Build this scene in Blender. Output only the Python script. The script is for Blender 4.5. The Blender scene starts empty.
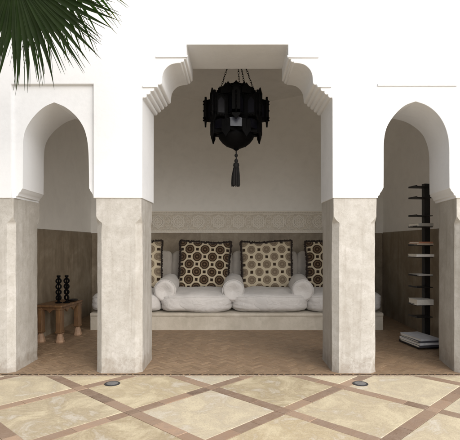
import bpy, bmesh, math, random
from mathutils import Vector, Matrix, noise
R = math.radians
random.seed(11)
scene = bpy.context.scene
col = scene.collection

# ------------------------------------------------------------------ basic measures
F = 447.0          # focal length in picture units (460 wide)
S = 130.0          # picture units per metre on the arcade's front plane
D = F / S          # camera to arcade front
ZC = 1.015         # eye height
VX, VY = 237.0, 243.0
TH = 0.482         # arcade thickness
BACK = 2.884       # back wall of the alcove
SIDE = 2.065       # half width of the alcove
CEIL = 3.02
DADO = 1.156
def fx(px): return (px - VX) / S
def fz(py): return ZC + (VY - py) / S
def X(px, d): return (px - VX) * d / F
def Z(py, d): return ZC + (VY - py) * d / F

# ------------------------------------------------------------------ tagging helpers
def tag(o, label=None, cat=None, group=None, kind=None):
    if label: o['label'] = label
    if cat: o['category'] = cat
    if group: o['group'] = group
    if kind: o['kind'] = kind
    return o
def empty(name, loc=(0, 0, 0), rz=0.0):
    o = bpy.data.objects.new(name, None); col.objects.link(o)
    o.location = loc; o.rotation_euler = (0, 0, rz); o.empty_display_size = 0.05
    return o
def link(name, bm, mat, parent=None, smooth=None, bevel=None, loc=None, rot=None):
    bmesh.ops.recalc_face_normals(bm, faces=bm.faces)
    me = bpy.data.meshes.new(name); bm.to_mesh(me); bm.free()
    if mat:
        for m in (mat if isinstance(mat, (list, tuple)) else [mat]): me.materials.append(m)
    o = bpy.data.objects.new(name, me); col.objects.link(o)
    if smooth is not None:
        me.shade_smooth(); me.set_sharp_from_angle(angle=R(smooth))
    if bevel:
        b = o.modifiers.new('edge', 'BEVEL'); b.width = bevel; b.segments = 2
        b.limit_method = 'ANGLE'; b.angle_limit = R(35); b.use_clamp_overlap = True
    if parent: o.parent = parent
    if loc: o.location = loc
    if rot: o.rotation_euler = rot
    return o

# ------------------------------------------------------------------ mesh helpers
def add_box(bm, c, s, rz=0.0, mi=0):
    r = bmesh.ops.create_cube(bm, size=1.0)
    m = Matrix.Translation(c) @ Matrix.Rotation(rz, 4, 'Z') @ Matrix.Diagonal((s[0], s[1], s[2], 1))
    bmesh.ops.transform(bm, matrix=m, verts=r['verts'])
    for v in r['verts']:
        for f in v.link_faces: f.material_index = mi
    return r['verts']
def add_lathe(bm, prof, seg=24, c=(0, 0, 0), ang0=0.0, rmod=None):
    rings = []
    for (r, z) in prof:
        ring = []
        for k in range(seg):
            a = ang0 + 2 * math.pi * k / seg
            rr = r * (rmod(k, z) if rmod else 1.0)
            ring.append(bm.verts.new((c[0] + rr * math.cos(a), c[1] + rr * math.sin(a), c[2] + z)))
        rings.append(ring)
    for a, b in zip(rings, rings[1:]):
        for k in range(seg):
            bm.faces.new((a[k], a[(k + 1) % seg], b[(k + 1) % seg], b[k]))
    bm.faces.new(rings[0][::-1]); bm.faces.new(rings[-1])
def add_tube(bm, pts, rad, seg=8):
    pts = [Vector(p) for p in pts]
    rads = rad if isinstance(rad, (list, tuple)) else [rad] * len(pts)
    rings = []
    up = Vector((0.13, 0.21, 0.97))
    for i, p in enumerate(pts):
        t = (pts[min(i + 1, len(pts) - 1)] - pts[max(i - 1, 0)]).normalized()
        u = t.cross(up)
        if u.length < 1e-3: u = t.cross(Vector((1, 0, 0)))
        u.normalize(); w = t.cross(u)
        rings.append([bm.verts.new(p + rads[i] * (u * math.cos(2 * math.pi * k / seg) + w * math.sin(2 * math.pi * k / seg))) for k in range(seg)])
    for a, b in zip(rings, rings[1:]):
        for k in range(seg): bm.faces.new((a[k], a[(k + 1) % seg], b[(k + 1) % seg], b[k]))
    bm.faces.new(rings[0]); bm.faces.new(rings[-1][::-1])
def add_torus(bm, c, Rm, rm, mat3=None, seg=14, sub=6, sx=1.0, sz=1.0):
    # ring in the local XZ plane
    vs = []
    for i in range(seg):
        a = 2 * math.pi * i / seg; ring = []
        for j in range(sub):
            b = 2 * math.pi * j / sub
            rr = Rm + rm * math.cos(b)
            v = Vector((rr * math.cos(a) * sx, rm * math.sin(b), rr * math.sin(a) * sz))
            if mat3: v = mat3 @ v
            ring.append(bm.verts.new(v + Vector(c)))
        vs.append(ring)
    for i in range(seg):
        for j in range(sub):
            bm.faces.new((vs[i][j], vs[(i + 1) % seg][j], vs[(i + 1) % seg][(j + 1) % sub], vs[i][(j + 1) % sub]))
def extrude_poly(bm, pts, y0, y1, back=True, bpts=None):
    a = [bm.verts.new((p[0], y0, p[1])) for p in pts]
    b = [bm.verts.new((p[0], y1, p[1])) for p in (bpts or pts)]
    n = len(pts)
    bm.faces.new(a)
    if back: bm.faces.new(b[::-1])
    for i in range(n): bm.faces.new((a[i], b[i], b[(i + 1) % n], a[(i + 1) % n]))
def spline(pts, n=6):
    out = []
    P = [pts[0]] + list(pts) + [pts[-1]]
    for i in range(1, len(P) - 2):
        p0, p1, p2, p3 = P[i - 1], P[i], P[i + 1], P[i + 2]
        for k in range(n):
            t = k / n
            out.append(tuple(0.5 * ((2 * p1[j]) + (-p0[j] + p2[j]) * t + (2 * p0[j] - 5 * p1[j] + 4 * p2[j] - p3[j]) * t * t +
                      (-p0[j] + 3 * p1[j] - 3 * p2[j] + p3[j]) * t ** 3) for j in (0, 1)))
    out.append(pts[-1])
    return out

# ------------------------------------------------------------------ material helpers
class NT:
    def __init__(self, name):
        self.m = bpy.data.materials.new(name); self.m.use_nodes = True
        self.t = self.m.node_tree; self.b = self.t.nodes['Principled BSDF']
    def n(self, typ, **kw):
        o = self.t.nodes.new(typ)
        for k, v in kw.items():
            if k in o.inputs: o.inputs[k].default_value = v
            else: setattr(o, k, v)
        return o
    def l(self, a, b): self.t.links.new(a, b)
    def coord(self, which='Object'):
        return self.n('ShaderNodeTexCoord').outputs[which]
    def noise(self, vec, scale, detail=6, rough=0.6, dist=0.0):
        o = self.n('ShaderNodeTexNoise'); o.inputs['Scale'].default_value = scale
        o.inputs['Detail'].default_value = detail; o.inputs['Roughness'].default_value = rough
        o.inputs['Distortion'].default_value = dist
        self.l(vec, o.inputs['Vector']); return o.outputs['Fac']
    def ramp(self, fac, stops):
        o = self.n('ShaderNodeValToRGB'); e = o.color_ramp.elements
        while len(e) < len(stops): e.new(0.5)
        for i, (p, c) in enumerate(stops):
            e[i].position = p; e[i].color = (c[0], c[1], c[2], 1) if isinstance(c, (tuple, list)) else (c, c, c, 1)
        self.l(fac, o.inputs['Fac']); return o.outputs['Color']
    def mix(self, fac, a, b, mode='MIX'):
        o = self.n('ShaderNodeMix', data_type='RGBA', blend_type=mode)
        for sock, v in ((o.inputs['Factor'], fac), (o.inputs[6], a), (o.inputs[7], b)):
            if hasattr(v, 'is_linked'): self.l(v, sock)
            elif isinstance(v, (tuple, list)): sock.default_value = (v[0], v[1], v[2], 1)
            else: sock.default_value = v
        return o.outputs[2]
    def math(self, op, a, b=0.0, c=0.0):
        o = self.n('ShaderNodeMath', operation=op)
        for i, v in enumerate((a, b, c)):
            if hasattr(v, 'is_linked'): self.l(v, o.inputs[i])
            else: o.inputs[i].default_value = v
        return o.outputs[0]
    def bump(self, h, strength=0.3, dist=0.01):
        o = self.n('ShaderNodeBump'); o.inputs['Strength'].default_value = strength
        o.inputs['Distance'].default_value = dist
        self.l(h, o.inputs['Height']); self.l(o.outputs[0], self.b.inputs['Normal'])
    def done(self, color, rough=0.8, metal=0.0, spec=None):
        if hasattr(color, 'is_linked'): self.l(color, self.b.inputs['Base Color'])
        else: self.b.inputs['Base Color'].default_value = (*color, 1)
        if hasattr(rough, 'is_linked'): self.l(rough, self.b.inputs['Roughness'])
        else: self.b.inputs['Roughness'].default_value = rough
        self.b.inputs['Metallic'].default_value = metal
        if spec is not None: self.b.inputs['Specular IOR Level'].default_value = spec
        return self.m
def stretch(nt, vec, s):
    m = nt.n('ShaderNodeMapping'); m.inputs['Scale'].default_value = s
    nt.l(vec, m.inputs['Vector']); return m.outputs[0]

def mat_white():
    t = NT('white_plaster'); v = t.coord()
    a = t.noise(v, 2.0, 3); b = t.noise(v, 26, 4, 0.65)
    colr = t.ramp(t.math('ADD', t.math('MULTIPLY', a, .7), t.math('MULTIPLY', b, .3)), [(0.30, (0.69, 0.70, 0.72)), (0.5, (0.755, 0.765, 0.785)), (0.7, (0.775, 0.785, 0.80))])
    t.bump(b, 0.10, 0.012); return t.done(colr, 0.85, spec=0.25)
def mat_tadelakt(name, lo, mid, hi, stain, sheen=0.55, drip=0.5, crack=0.5, foot=False):
    t = NT(name); v = t.coord()
    a = t.noise(v, 3.0, 5, 0.62, 0.6); b = t.noise(v, 13, 6, 0.72, 0.3)
    s = t.noise(stretch(t, v, (14, 14, 1.1)), 1.0, 6, 0.6, 0.4)
    colr = t.ramp(a, [(0.28, lo), (0.5, mid), (0.72, hi)])
    colr = t.mix(t.math('MULTIPLY', t.ramp(b, [(0.38, 1.0), (0.62, 0.0)]), 0.35), colr, stain)
    colr = t.mix(t.math('MULTIPLY', t.ramp(s, [(0.52, 0.0), (0.72, 1.0)]), drip), colr, stain)
    # fine hairline cracks
    w = t.n('ShaderNodeTexVoronoi', feature='DISTANCE_TO_EDGE'); w.inputs['Scale'].default_value = 5.5
    dv = t.n('ShaderNodeVectorMath', operation='MULTIPLY_ADD')
    nz = t.n('ShaderNodeTexNoise'); nz.inputs['Scale'].default_value = 6; nz.inputs['Detail'].default_value = 5
    t.l(v, nz.inputs['Vector']); t.l(nz.outputs['Color'], dv.inputs[0]); dv.inputs[1].default_value = (0.35, 0.35, 0.35)
    t.l(v, dv.inputs[2]); t.l(dv.outputs[0], w.inputs['Vector'])
    mask = t.ramp(t.noise(v, 1.7, 3), [(0.5, 0.0), (0.62, 1.0)])
    ck = t.math('MULTIPLY', t.ramp(w.outputs['Distance'], [(0.0, 1.0), (0.012, 0.0)]), mask)
    colr = t.mix(t.math('MULTIPLY', ck, crack), colr, stain)
    if foot:
        sp = t.n('ShaderNodeSeparateXYZ'); t.l(v, sp.inputs[0])
        zz = t.math('ADD', sp.outputs['Z'], t.math('MULTIPLY', t.math('SUBTRACT', b, 0.5), 0.35))
        colr = t.mix(t.math('MULTIPLY', t.ramp(zz, [(0.0, 1.0), (0.14, 0.0)]), 0.6), colr, (0.24, 0.195, 0.15))
        fine = t.noise(v, 55, 3, 0.7)
        colr = t.mix(t.math('MULTIPLY', t.ramp(fine, [(0.36, 1.0), (0.48, 0.0)]), 0.22), colr, stain)
    t.bump(b, 0.35, 0.010)
    rg = t.ramp(b, [(0.3, sheen - 0.12), (0.7, sheen + 0.15)])
    return t.done(colr, rg, spec=0.35)
def mat_inner():
    t = NT('grey_inner_plaster'); v = t.coord()
    b = t.noise(v, 7, 5, 0.68, 0.4)
    c = t.ramp(b, [(0.3, (0.81, 0.80, 0.775)), (0.5, (0.85, 0.84, 0.815)), (0.7, (0.87, 0.86, 0.835))])
    t.bump(b, 0.16, 0.015); return t.done(c, 0.8, spec=0.25)
def mat_fabric(name, base, weave=520, var=0.12, rough=0.95):
    t = NT(name); v = t.coord()
    a = t.noise(v, 5, 5); 
    w1 = t.n('ShaderNodeTexWave', bands_direction='X'); w1.inputs['Scale'].default_value = weave / 6; w1.inputs['Distortion'].default_value = 1.0
    w2 = t.n('ShaderNodeTexWave', bands_direction='Z'); w2.inputs['Scale'].default_value = weave / 6; w2.inputs['Distortion'].default_value = 1.0
    t.l(v, w1.inputs['Vector']); t.l(v, w2.inputs['Vector'])
    ww = t.math('MULTIPLY', t.math('ADD', w1.outputs['Fac'], w2.outputs['Fac']), 0.5)
    lo = tuple(x * (1 - var) for x in base); hi = tuple(min(1, x * (1 + var)) for x in base)
    c = t.ramp(a, [(0.3, lo), (0.7, hi)])
    c = t.mix(0.25, c, t.ramp(ww, [(0.2, tuple(x * 0.75 for x in base)), (0.8, hi)]))
    cr = t.math('ABSOLUTE', t.math('SUBTRACT', t.noise(stretch(t, v, (5, 5, 9)), 1.0, 3, 0.55, 0.8), 0.5))
    t.bump(t.math('ADD', t.math('MULTIPLY', ww, 0.12), t.math('MULTIPLY', t.math('MINIMUM', cr, 0.09), 9.0)), 0.38, 0.008)
    t.b.inputs['Sheen Weight'].default_value = 0.15
    return t.done(c, rough, spec=0.1)
def mat_pillow(name, ground, ring, disc, dot, cell=0.0985, rad=0.60):
    # checkered lattice of big rosettes and small dots, in the pillow's own plane
    t = NT(name); v = t.coord(); sp = t.n('ShaderNodeSeparateXYZ'); t.l(v, sp.inputs[0])
    nz = t.noise(v, 30, 3)
    wob = t.math('MULTIPLY', t.math('SUBTRACT', nz, 0.5), 0.10)
    u = t.math('ADD', t.math('DIVIDE', sp.outputs['X'], cell), wob); w = t.math('ADD', t.math('DIVIDE', sp.outputs['Z'], cell), wob)
    iu = t.math('ROUND', u); iw = t.math('ROUND', w)
    du = t.math('SUBTRACT', u, iu); dw = t.math('SUBTRACT', w, iw)
    par = t.math('FLOORED_MODULO', t.math('ADD', iu, iw), 2.0)       # 0 big, 1 small
    def big(du_, dw_):
        # rounded octagon distance
        au = t.math('ABSOLUTE', du_); aw = t.math('ABSOLUTE', dw_)
        r = t.math('SQRT', t.math('ADD', t.math('MULTIPLY', au, au), t.math('MULTIPLY', aw, aw)))
        o = t.math('MAXIMUM', t.math('MAXIMUM', au, aw), t.math('MULTIPLY', t.math('ADD', au, aw), 0.7071))
        return t.math('ADD', t.math('MULTIPLY', r, 0.4), t.math('MULTIPLY', o, 0.6)), r
    # distance to nearest big rosette centre (own cell or one of its four neighbours)
    su = t.math('SIGN', du); sw = t.math('SIGN', dw)
    ob, rb = big(du, dw)
    au = t.math('ABSOLUTE', du); aw = t.math('ABSOLUTE', dw)
    pick = t.math('GREATER_THAN', au, aw)
    du2 = t.math('SUBTRACT', du, t.math('MULTIPLY', su, pick))
    dw2 = t.math('SUBTRACT', dw, t.math('MULTIPLY', sw, t.math('SUBTRACT', 1.0, pick)))
    on, rn = big(du2, dw2)
    ob = t.math('ADD', t.math('MULTIPLY', ob, t.math('SUBTRACT', 1.0, par)), t.math('MULTIPLY', on, par))
    def lt(a, th, soft=0.03):
        m = t.n('ShaderNodeMapRange', interpolation_type='SMOOTHSTEP'); t.l(a, m.inputs['Value'])
        m.inputs['From Min'].default_value = th - soft; m.inputs['From Max'].default_value = th + soft
        m.inputs['To Min'].default_value = 1.0; m.inputs['To Max'].default_value = 0.0; return m.outputs['Result']
    c = t.mix(lt(ob, rad), ground, disc)
    c = t.mix(t.math('MULTIPLY', lt(ob, 0.44), t.math('SUBTRACT', 1.0, lt(ob, 0.34))), c, ring)
    c = t.mix(lt(ob, 0.13), c, ring)
    sm = t.math('MULTIPLY', lt(t.math('MAXIMUM', au, aw), 0.19), par)
    c = t.mix(sm, c, dot)
    c = t.mix(0.3, c, t.ramp(t.noise(v, 160, 3), [(0.3, 0.35), (0.7, 1.0)]), 'MULTIPLY')
    t.bump(t.noise(v, 260, 3), 0.3, 0.004)
    t.b.inputs['Sheen Weight'].default_value = 0.1
    return t.done(c, 0.95, spec=0.1)
def mat_attr(name, rough, noise_amt, scale, bstr, stretchv=None, dark=(0.2, 0.15, 0.1)):
    t = NT(name); v = t.coord(); 
    if stretchv: v = stretch(t, v, stretchv)
    a = t.n('ShaderNodeVertexColor', layer_name='tint')
    n1 = t.noise(v, scale, 4, 0.65, 0.4); n2 = t.noise(v, scale * 6, 3, 0.7)
    c = t.mix(t.math('MULTIPLY', t.ramp(n1, [(0.35, 1.0), (0.65, 0.0)]), noise_amt), a.outputs['Color'], dark)
    c = t.mix(t.math('MULTIPLY', t.ramp(n2, [(0.40, 1.0), (0.6, 0.0)]), noise_amt * 0.6), c, dark)
    t.bump(t.math('ADD', n1, t.math('MULTIPLY', n2, 0.5)), bstr, 0.006)
    return t.done(c, rough, spec=0.3)
def mat_limestone():
    t = NT('pale_limestone'); v = t.coord()
    a = t.n('ShaderNodeVertexColor', layer_name='tint')
    n0 = t.noise(v, 4.2, 6, 0.72, 0.7); n1 = t.noise(stretch(t, v, (17, 26, 17)), 1.0, 6, 0.82, 0.3); n2 = t.noise(stretch(t, v, (95, 130, 95)), 1.0, 3, 0.7)
    c = t.mix(t.math('MULTIPLY', t.ramp(n1, [(0.38, 1.0), (0.58, 0.0)]), 0.50), a.outputs['Color'], (0.55, 0.455, 0.33))
    c = t.mix(t.math('MULTIPLY', t.ramp(n0, [(0.47, 0.0), (0.62, 1.0)]), 0.55), c, (0.77, 0.68, 0.475))
    c = t.mix(t.math('MULTIPLY', t.ramp(n0, [(0.36, 1.0), (0.46, 0.0)]), 0.38), c, (0.80, 0.775, 0.72))
    c = t.mix(t.math('MULTIPLY', t.ramp(n1, [(0.60, 0.0), (0.70, 1.0)]), 0.5), c, (0.82, 0.79, 0.73))
    c = t.mix(t.math('MULTIPLY', t.ramp(n2, [(0.36, 1.0), (0.5, 0.0)]), 0.45), c, (0.36, 0.28, 0.19))
    t.bump(n2, 0.45, 0.004)
    return t.done(c, t.ramp(n1, [(0.3, 0.5), (0.7, 0.75)]), spec=0.35)
def mat_wood():
    t = NT('carved_cedar'); v = t.coord()
    g = t.noise(stretch(t, v, (30, 30, 3)), 1.0, 6, 0.6, 1.0); a = t.noise(v, 8, 6)
    c = t.ramp(g, [(0.3, (0.08, 0.040, 0.018)), (0.55, (0.17, 0.092, 0.040)), (0.75, (0.26, 0.15, 0.07))])
    c = t.mix(t.math('MULTIPLY', t.ramp(a, [(0.35, 1.0), (0.6, 0.0)]), 0.5), c, (0.07, 0.035, 0.02))
    t.bump(t.math('ADD', g, a), 0.4, 0.004); return t.done(c, 0.5)
def mat_simple(name, c, rough=0.6, metal=0.0, scale=20, var=0.25, bstr=0.15):
    t = NT(name); v = t.coord(); n = t.noise(v, scale, 6)
    cc = t.ramp(n, [(0.3, tuple(x * (1 - var) for x in c)), (0.7, tuple(min(1, x * (1 + var)) for x in c))])
    t.bump(n, bstr, 0.004); return t.done(cc, rough, metal)
def mat_leaf():
    t = NT('palm_leaf'); v = t.coord(); n = t.noise(v, 9, 5); a = t.n('ShaderNodeVertexColor', layer_name='tint')
    c = t.mix(t.math('MULTIPLY', n, 0.6), a.outputs['Color'], (0.035, 0.06, 0.015))
    t.bump(n, 0.1, 0.003)
    t.b.inputs['Subsurface Weight'].default_value = 0.0
    m = t.done(c, 0.55, spec=0.12)
    tr = t.n('ShaderNodeBsdfTranslucent'); t.l(c, tr.inputs['Color'])
    mx = t.n('ShaderNodeMixShader'); mx.inputs[0].default_value = 0.38
    out = t.t.nodes['Material Output']
    t.l(t.b.outputs[0], mx.inputs[1]); t.l(tr.outputs[0], mx.inputs[2]); t.l(mx.outputs[0], out.inputs[0])
    return m

M_WHITE = mat_white()
M_PIER = mat_tadelakt('pale_tadelakt', (0.425, 0.405, 0.37), (0.49, 0.47, 0.435), (0.55, 0.53, 0.50), (0.28, 0.25, 0.21), 0.5, 0.55, 0.7, foot=True)
M_DADO = mat_tadelakt('brown_tadelakt', (0.20, 0.16, 0.115), (0.30, 0.25, 0.185), (0.40, 0.345, 0.27), (0.13, 0.095, 0.06), 0.5, 0.5, 0.3)
M_BENCH = mat_tadelakt('bench_plaster', (0.42, 0.38, 0.315), (0.50, 0.455, 0.385), (0.57, 0.525, 0.455), (0.32, 0.28, 0.22), 0.6, 0.2, 0.2)
M_INNER = mat_inner()
M_FRIEZE = mat_simple('carved_stucco', (0.80, 0.76, 0.69), 0.9, 0, 40, 0.06, 0.1)
M_FSHADE = mat_simple('shaded_stucco_ground', (0.64, 0.59, 0.51), 0.95, 0, 40, 0.12, 0.2)  # darker than the relief: shadow between the carving put into the colour
M_LINEN = mat_fabric('grey_white_linen', (0.60, 0.58, 0.565))
M_BACKC = mat_fabric('grey_back_linen', (0.42, 0.385, 0.345))
M_BROWN = mat_pillow('brown_rosette_cloth', (0.56, 0.48, 0.35), (0.17, 0.115, 0.07), (0.045, 0.028, 0.018), (0.03, 0.018, 0.012))
M_CREAM = mat_pillow('cream_rosette_cloth', (0.60, 0.52, 0.385), (0.30, 0.24, 0.17), (0.20, 0.155, 0.11), (0.05, 0.032, 0.02), rad=0.53)
M_FRINGE = mat_simple('dark_fringe', (0.022, 0.014, 0.010), 0.95, 0, 60, 0.4)
M_BLACK = mat_simple('black_iron', (0.0022, 0.0022, 0.0026), 0.65, 0.0, 30, 0.4); M_BLACK.node_tree.nodes['Principled BSDF'].inputs['Specular IOR Level'].default_value = .10
M_BLACKW = mat_simple('black_lacquer', (0.010, 0.009, 0.009), 0.5, 0.0, 30, 0.3)
M_TASSEL = mat_simple('black_silk', (0.004, 0.0035, 0.0035), 0.8, 0, 90, 0.4)
M_GLASS = mat_simple('dark_lantern_glass', (0.006, 0.006, 0.010), 0.35, 0.0, 12, 0.3, 0.05)
M_GLASS.node_tree.nodes['Principled BSDF'].inputs['Specular IOR Level'].default_value = .12
M_WOOD = mat_wood()
M_STONE = mat_limestone()
M_STRIP = mat_attr('brown_stone_strip', 0.6, 0.55, 16, 0.5, None, (0.34, 0.255, 0.195))
M_BRICK = mat_attr('brown_brick', 0.5, 0.5, 24, 0.5, None, (0.27, 0.19, 0.13))
M_MORTAR = mat_simple('dark_mortar', (0.30, 0.235, 0.175), 0.9, 0, 50, 0.35, 0.5)
M_GROUND = mat_simple('ground_stone', (0.58, 0.54, 0.46), 0.85, 0, 3, 0.2, 0.3)
M_STEEL = mat_simple('dull_steel', (0.05, 0.05, 0.055), 0.5, 0.5, 40, 0.25)
M_LENS = mat_simple('dark_light_glass', (0.11, 0.115, 0.125), 0.25, 0, 30, 0.2, 0.05)
M_LEAF = mat_leaf()
M_TRUNK = mat_simple('palm_bark', (0.11, 0.075, 0.045), 0.95, 0, 18, 0.5, 0.8)

# ================================================================== GROUND
bm = bmesh.new()
g = [bm.verts.new(p) for p in ((-70, -70, -0.02), (70, -70, -0.02), (70, 70, -0.02), (-70, 70, -0.02))]; bm.faces.new(g)
tag(link('ground', bm, M_GROUND), kind='structure')

# courtyard paving: square limestone slabs laid diagonally between strips of brown stone
def poly_prism(bm, pts, z0, z1, tint, lay, mi, bev=0.004):
    c = sum((Vector(p) for p in pts), Vector((0, 0))) / len(pts)
    top = []
    for p in pts:
        q = Vector(p); dirv = (c - q).normalized(); top.append(q + dirv * bev)
    a = [bm.verts.new((p[0], p[1], z0)) for p in pts]; b = [bm.verts.new((p[0], p[1], z1 - bev * 0.5)) for p in pts]
    t = [bm.verts.new((p[0], p[1], z1)) for p in top]
    fs = [bm.faces.new(t)]
    n = len(pts)
    for i in range(n):
        fs.append(bm.faces.new((a[i], a[(i + 1) % n], b[(i + 1) % n], b[i])))
        fs.append(bm.faces.new((b[i], b[(i + 1) % n], t[(i + 1) % n], t[i])))
    for f in fs:
        f.material_index = mi
        for l in f.loops: l[lay] = (*tint, 1.0)
bm = bmesh.new(); lay = bm.loops.layers.color.new('tint')
HX, HY = 0.4575, 0.447
O = Vector((-0.181, -0.292)); rot = Matrix.Rotation(R(1.2), 2)
e1 = rot @ Vector((HX, HY)); e2 = rot @ Vector((HX, -HY))
n1, n2 = e1.normalized(), e2.normalized(); L1, L2 = e1.length, e2.length
SW = 0.076; J = 0.004
def lat(a, b): return O + n1 * a + n2 * b
rnd = random.Random(5)
for i in range(-11, 12):
    for j in range(-11, 12):
        cen = lat((i + .5) * L1, (j + .5) * L2)
        if cen.y > 1.2 or cen.y < -7.5 or abs(cen.x) > 6.5: continue
        a0, a1 = i * L1 + SW / 2 + J / 2, (i + 1) * L1 - SW / 2 - J / 2
        b0, b1 = j * L2 + SW / 2 + J / 2, (j + 1) * L2 - SW / 2 - J / 2
        k = rnd.random(); w = rnd.uniform(.90, 1.06)
        base = Vector((0.71, 0.635, 0.49)).lerp(Vector((0.77, 0.735, 0.66)), k) * w
        poly_prism(bm, [lat(a0, b0), lat(a1, b0), lat(a1, b1), lat(a0, b1)], -0.015, rnd.uniform(-.0006, .0006), base, lay, 0, 0.005)
def strip_piece(a0, a1, b0, b1):
    k = rnd.random(); base = Vector((0.57, 0.465, 0.38)).lerp(Vector((0.65, 0.55, 0.46)), k) * rnd.uniform(.86, 1.12)
    if rnd.random() < .08: base *= .8
    poly_prism(bm, [lat(a0, b0), lat(a1, b0), lat(a1, b1), lat(a0, b1)], -0.015, rnd.uniform(-.0012, .0008), base, lay, 1, 0.003)
for i in range(-11, 12):
    for j in range(-11, 12):
        cen = lat(i * L1, j * L2)
        if cen.y > 1.2 or cen.y < -7.5 or abs(cen.x) > 6.5: continue
        h = SW / 2
        strip_piece(i * L1 - h + .001, i * L1 + h - .001, j * L2 - h + .001, j * L2 + h - .001)
        cuts = sorted([0, 1] + [rnd.uniform(.2, .45), rnd.uniform(.55, .8)])
        for c0, c1 in zip(cuts, cuts[1:]):
            strip_piece(i * L1 - h, i * L1 + h, j * L2 + h + c0 * (L2 - SW) + .0012, j * L2 + h + c1 * (L2 - SW) - .0012)
        cuts = sorted([0, 1] + [rnd.uniform(.2, .45), rnd.uniform(.55, .8)])
        for c0, c1 in zip(cuts, cuts[1:]):
            strip_piece(i * L1 + h + c0 * (L1 - SW) + .0012, i * L1 + h + c1 * (L1 - SW) - .0012, j * L2 - h, j * L2 + h)
bmesh.ops.bisect_plane(bm, geom=bm.verts[:] + bm.edges[:] + bm.faces[:], plane_co=(0, -0.032, 0), plane_no=(0, 1, 0), clear_outer=True)
tag(link('courtyard_floor', bm, [M_STONE, M_STRIP]), kind='structure')

# alcove floor: small brown bricks in herringbone on a mortar bed
bm = bmesh.new(); lay = bm.loops.layers.color.new('tint')
add_box(bm, (0, 1.46, -0.004), (14, 2.96, 0.02), mi=1)
for f in bm.faces:
    for l in f.loops: l[lay] = (.1, .07, .05, 1)
bw, bl = 0.034, 0.102
rb = Matrix.Rotation(R(45), 2)
rnd = random.Random(8)
def brick(cx, cy, along_x):
    g_ = 0.0010
    hx, hy = ((bl / 2 - g_), (bw / 2 - g_)) if along_x else ((bw / 2 - g_), (bl / 2 - g_))
    c = rb @ Vector((cx, cy)) + Vector((0, 1.45))
    if abs(c.x) > 2.35 or c.y < -0.12 or c.y > 2.95: return
    pts = [c + rb @ Vector(p) for p in ((-hx, -hy), (hx, -hy), (hx, hy), (-hx, hy))]
    k = rnd.random(); base = Vector((0.52, 0.43, 0.335)).lerp(Vector((0.59, 0.50, 0.40)), k) * rnd.uniform(.92, 1.07)
    poly_prism(bm, pts, 0.004, 0.012 + rnd.uniform(-.0009, .0009), base, lay, 0, 0.0010)
for i in range(-58, 59):
    for j in range(-58, 59):
        # herringbone with 3:1 bricks: lattice steps (bw,bw) and (3*... ) 
        ox = i * bw + j * bl; oy = i * bw - j * bl
        brick(ox + bl / 2, oy + bw / 2, True)
        brick(ox + bw / 2 , oy + bw + bl / 2 , False)
bmesh.ops.bisect_plane(bm, geom=bm.verts[:] + bm.edges[:] + bm.faces[:], plane_co=(0, -0.022, 0), plane_no=(0, -1, 0), clear_outer=True)
tag(link('brick_floor', bm, [M_BRICK, M_MORTAR]), kind='structure')

# ================================================================== ARCADE WALL
arcade = empty('arcade_wall', (0, 0, 0))
tag(arcade, 'white plastered courtyard wall pierced by a stepped lobed opening and two pointed side arches on pale piers', 'arcade wall')
TOPZ, XW = 5.6, 7.0
YB = 198.0
def teeth(p0, p1, n, bul, seg=6):
    out = []
    for k in range(n):
        a = (p0[0] + (p1[0] - p0[0]) * k / n, p0[1] + (p1[1] - p0[1]) * k / n)
        b = (p0[0] + (p1[0] - p0[0]) * (k + 1) / n, p0[1] + (p1[1] - p0[1]) * (k + 1) / n)
        L = math.hypot(b[0] - a[0], b[1] - a[1]); nx, ny = -(b[1] - a[1]) / L, (b[0] - a[0]) / L
        for s in range(seg):
            t = s / seg; h = bul * math.sin(math.pi * t) ** 0.7
            out.append((a[0] + (b[0] - a[0]) * t + nx * h, a[1] + (b[1] - a[1]) * t + ny * h))
    return out
# left half of the big opening, bottom to top (picture coordinates on the front plane)
half = [(142.0, YB), (142.2, 99.0)]
half += teeth((142.6, 97.5), (161.5, 81.2), 5, 1.9)
half += spline([(161.8, 80.6), (162.4, 75.0), (164.8, 69.6), (169.6, 65.2), (175.5, 63.4), (180.6, 63.0)], 5)
half += teeth((181.0, 61.8), (186.2, 56.4), 2, 1.5)
half += [(186.4, 55.0), (186.4, 44.6)]
MIR = 474.6
big = half + [(MIR - p[0], p[1]) for p in reversed(half)]
def impost(xin, xout):          # corbelled springing, from the outside bottom inwards and up
    s = (xin - xout)
    return [(xout, YB), (xout + .02 * s, 196.0), (xout + .30 * s, 195.2), (xout + .36 * s, 193.6), (xout + .52 * s, 192.2), (xout + .74 * s, 190.8),
            (xout + .86 * s, 189.0), (xout + 1.0 * s, 188.0), (xin, 186.0)]
la = impost(21.0, 14.2) + spline([(21.2, 165), (21.4, 143), (23.2, 131), (28.2, 121.0), (35.2, 112.4), (43.4, 105.6), (52.6, 101.4)], 6) + \
     spline([(52.9, 101.4), (64.0, 106.2), (74.2, 114.6), (81.6, 125), (85.4, 136), (87.2, 149.6), (87.8, 168)], 6) + impost(88.0, 93.4)[::-1]
ra = impost(383.6, 378.0) + spline([(383.8, 165), (384.0, 142.8), (386.0, 130), (390.4, 120.8), (397.6, 111.7), (405.8, 105.1), (415.6, 101.6)], 6) + \
     spline([(415.9, 101.6), (426.3, 105.3), (435.4, 112.0), (442.7, 121.7), (447.3, 133.7), (449.0, 146), (449.2, 168)], 6) + impost(449.4, 455.8)[::-1]
def poly(parts):
    pts = [(-XW, fz(YB))]
    for part in parts: pts += [(fx(p[0]), fz(p[1])) for p in part]
    pts += [(XW, fz(YB)), (XW, TOPZ), (-XW, TOPZ)]
    return pts
SK = 0.026
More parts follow.
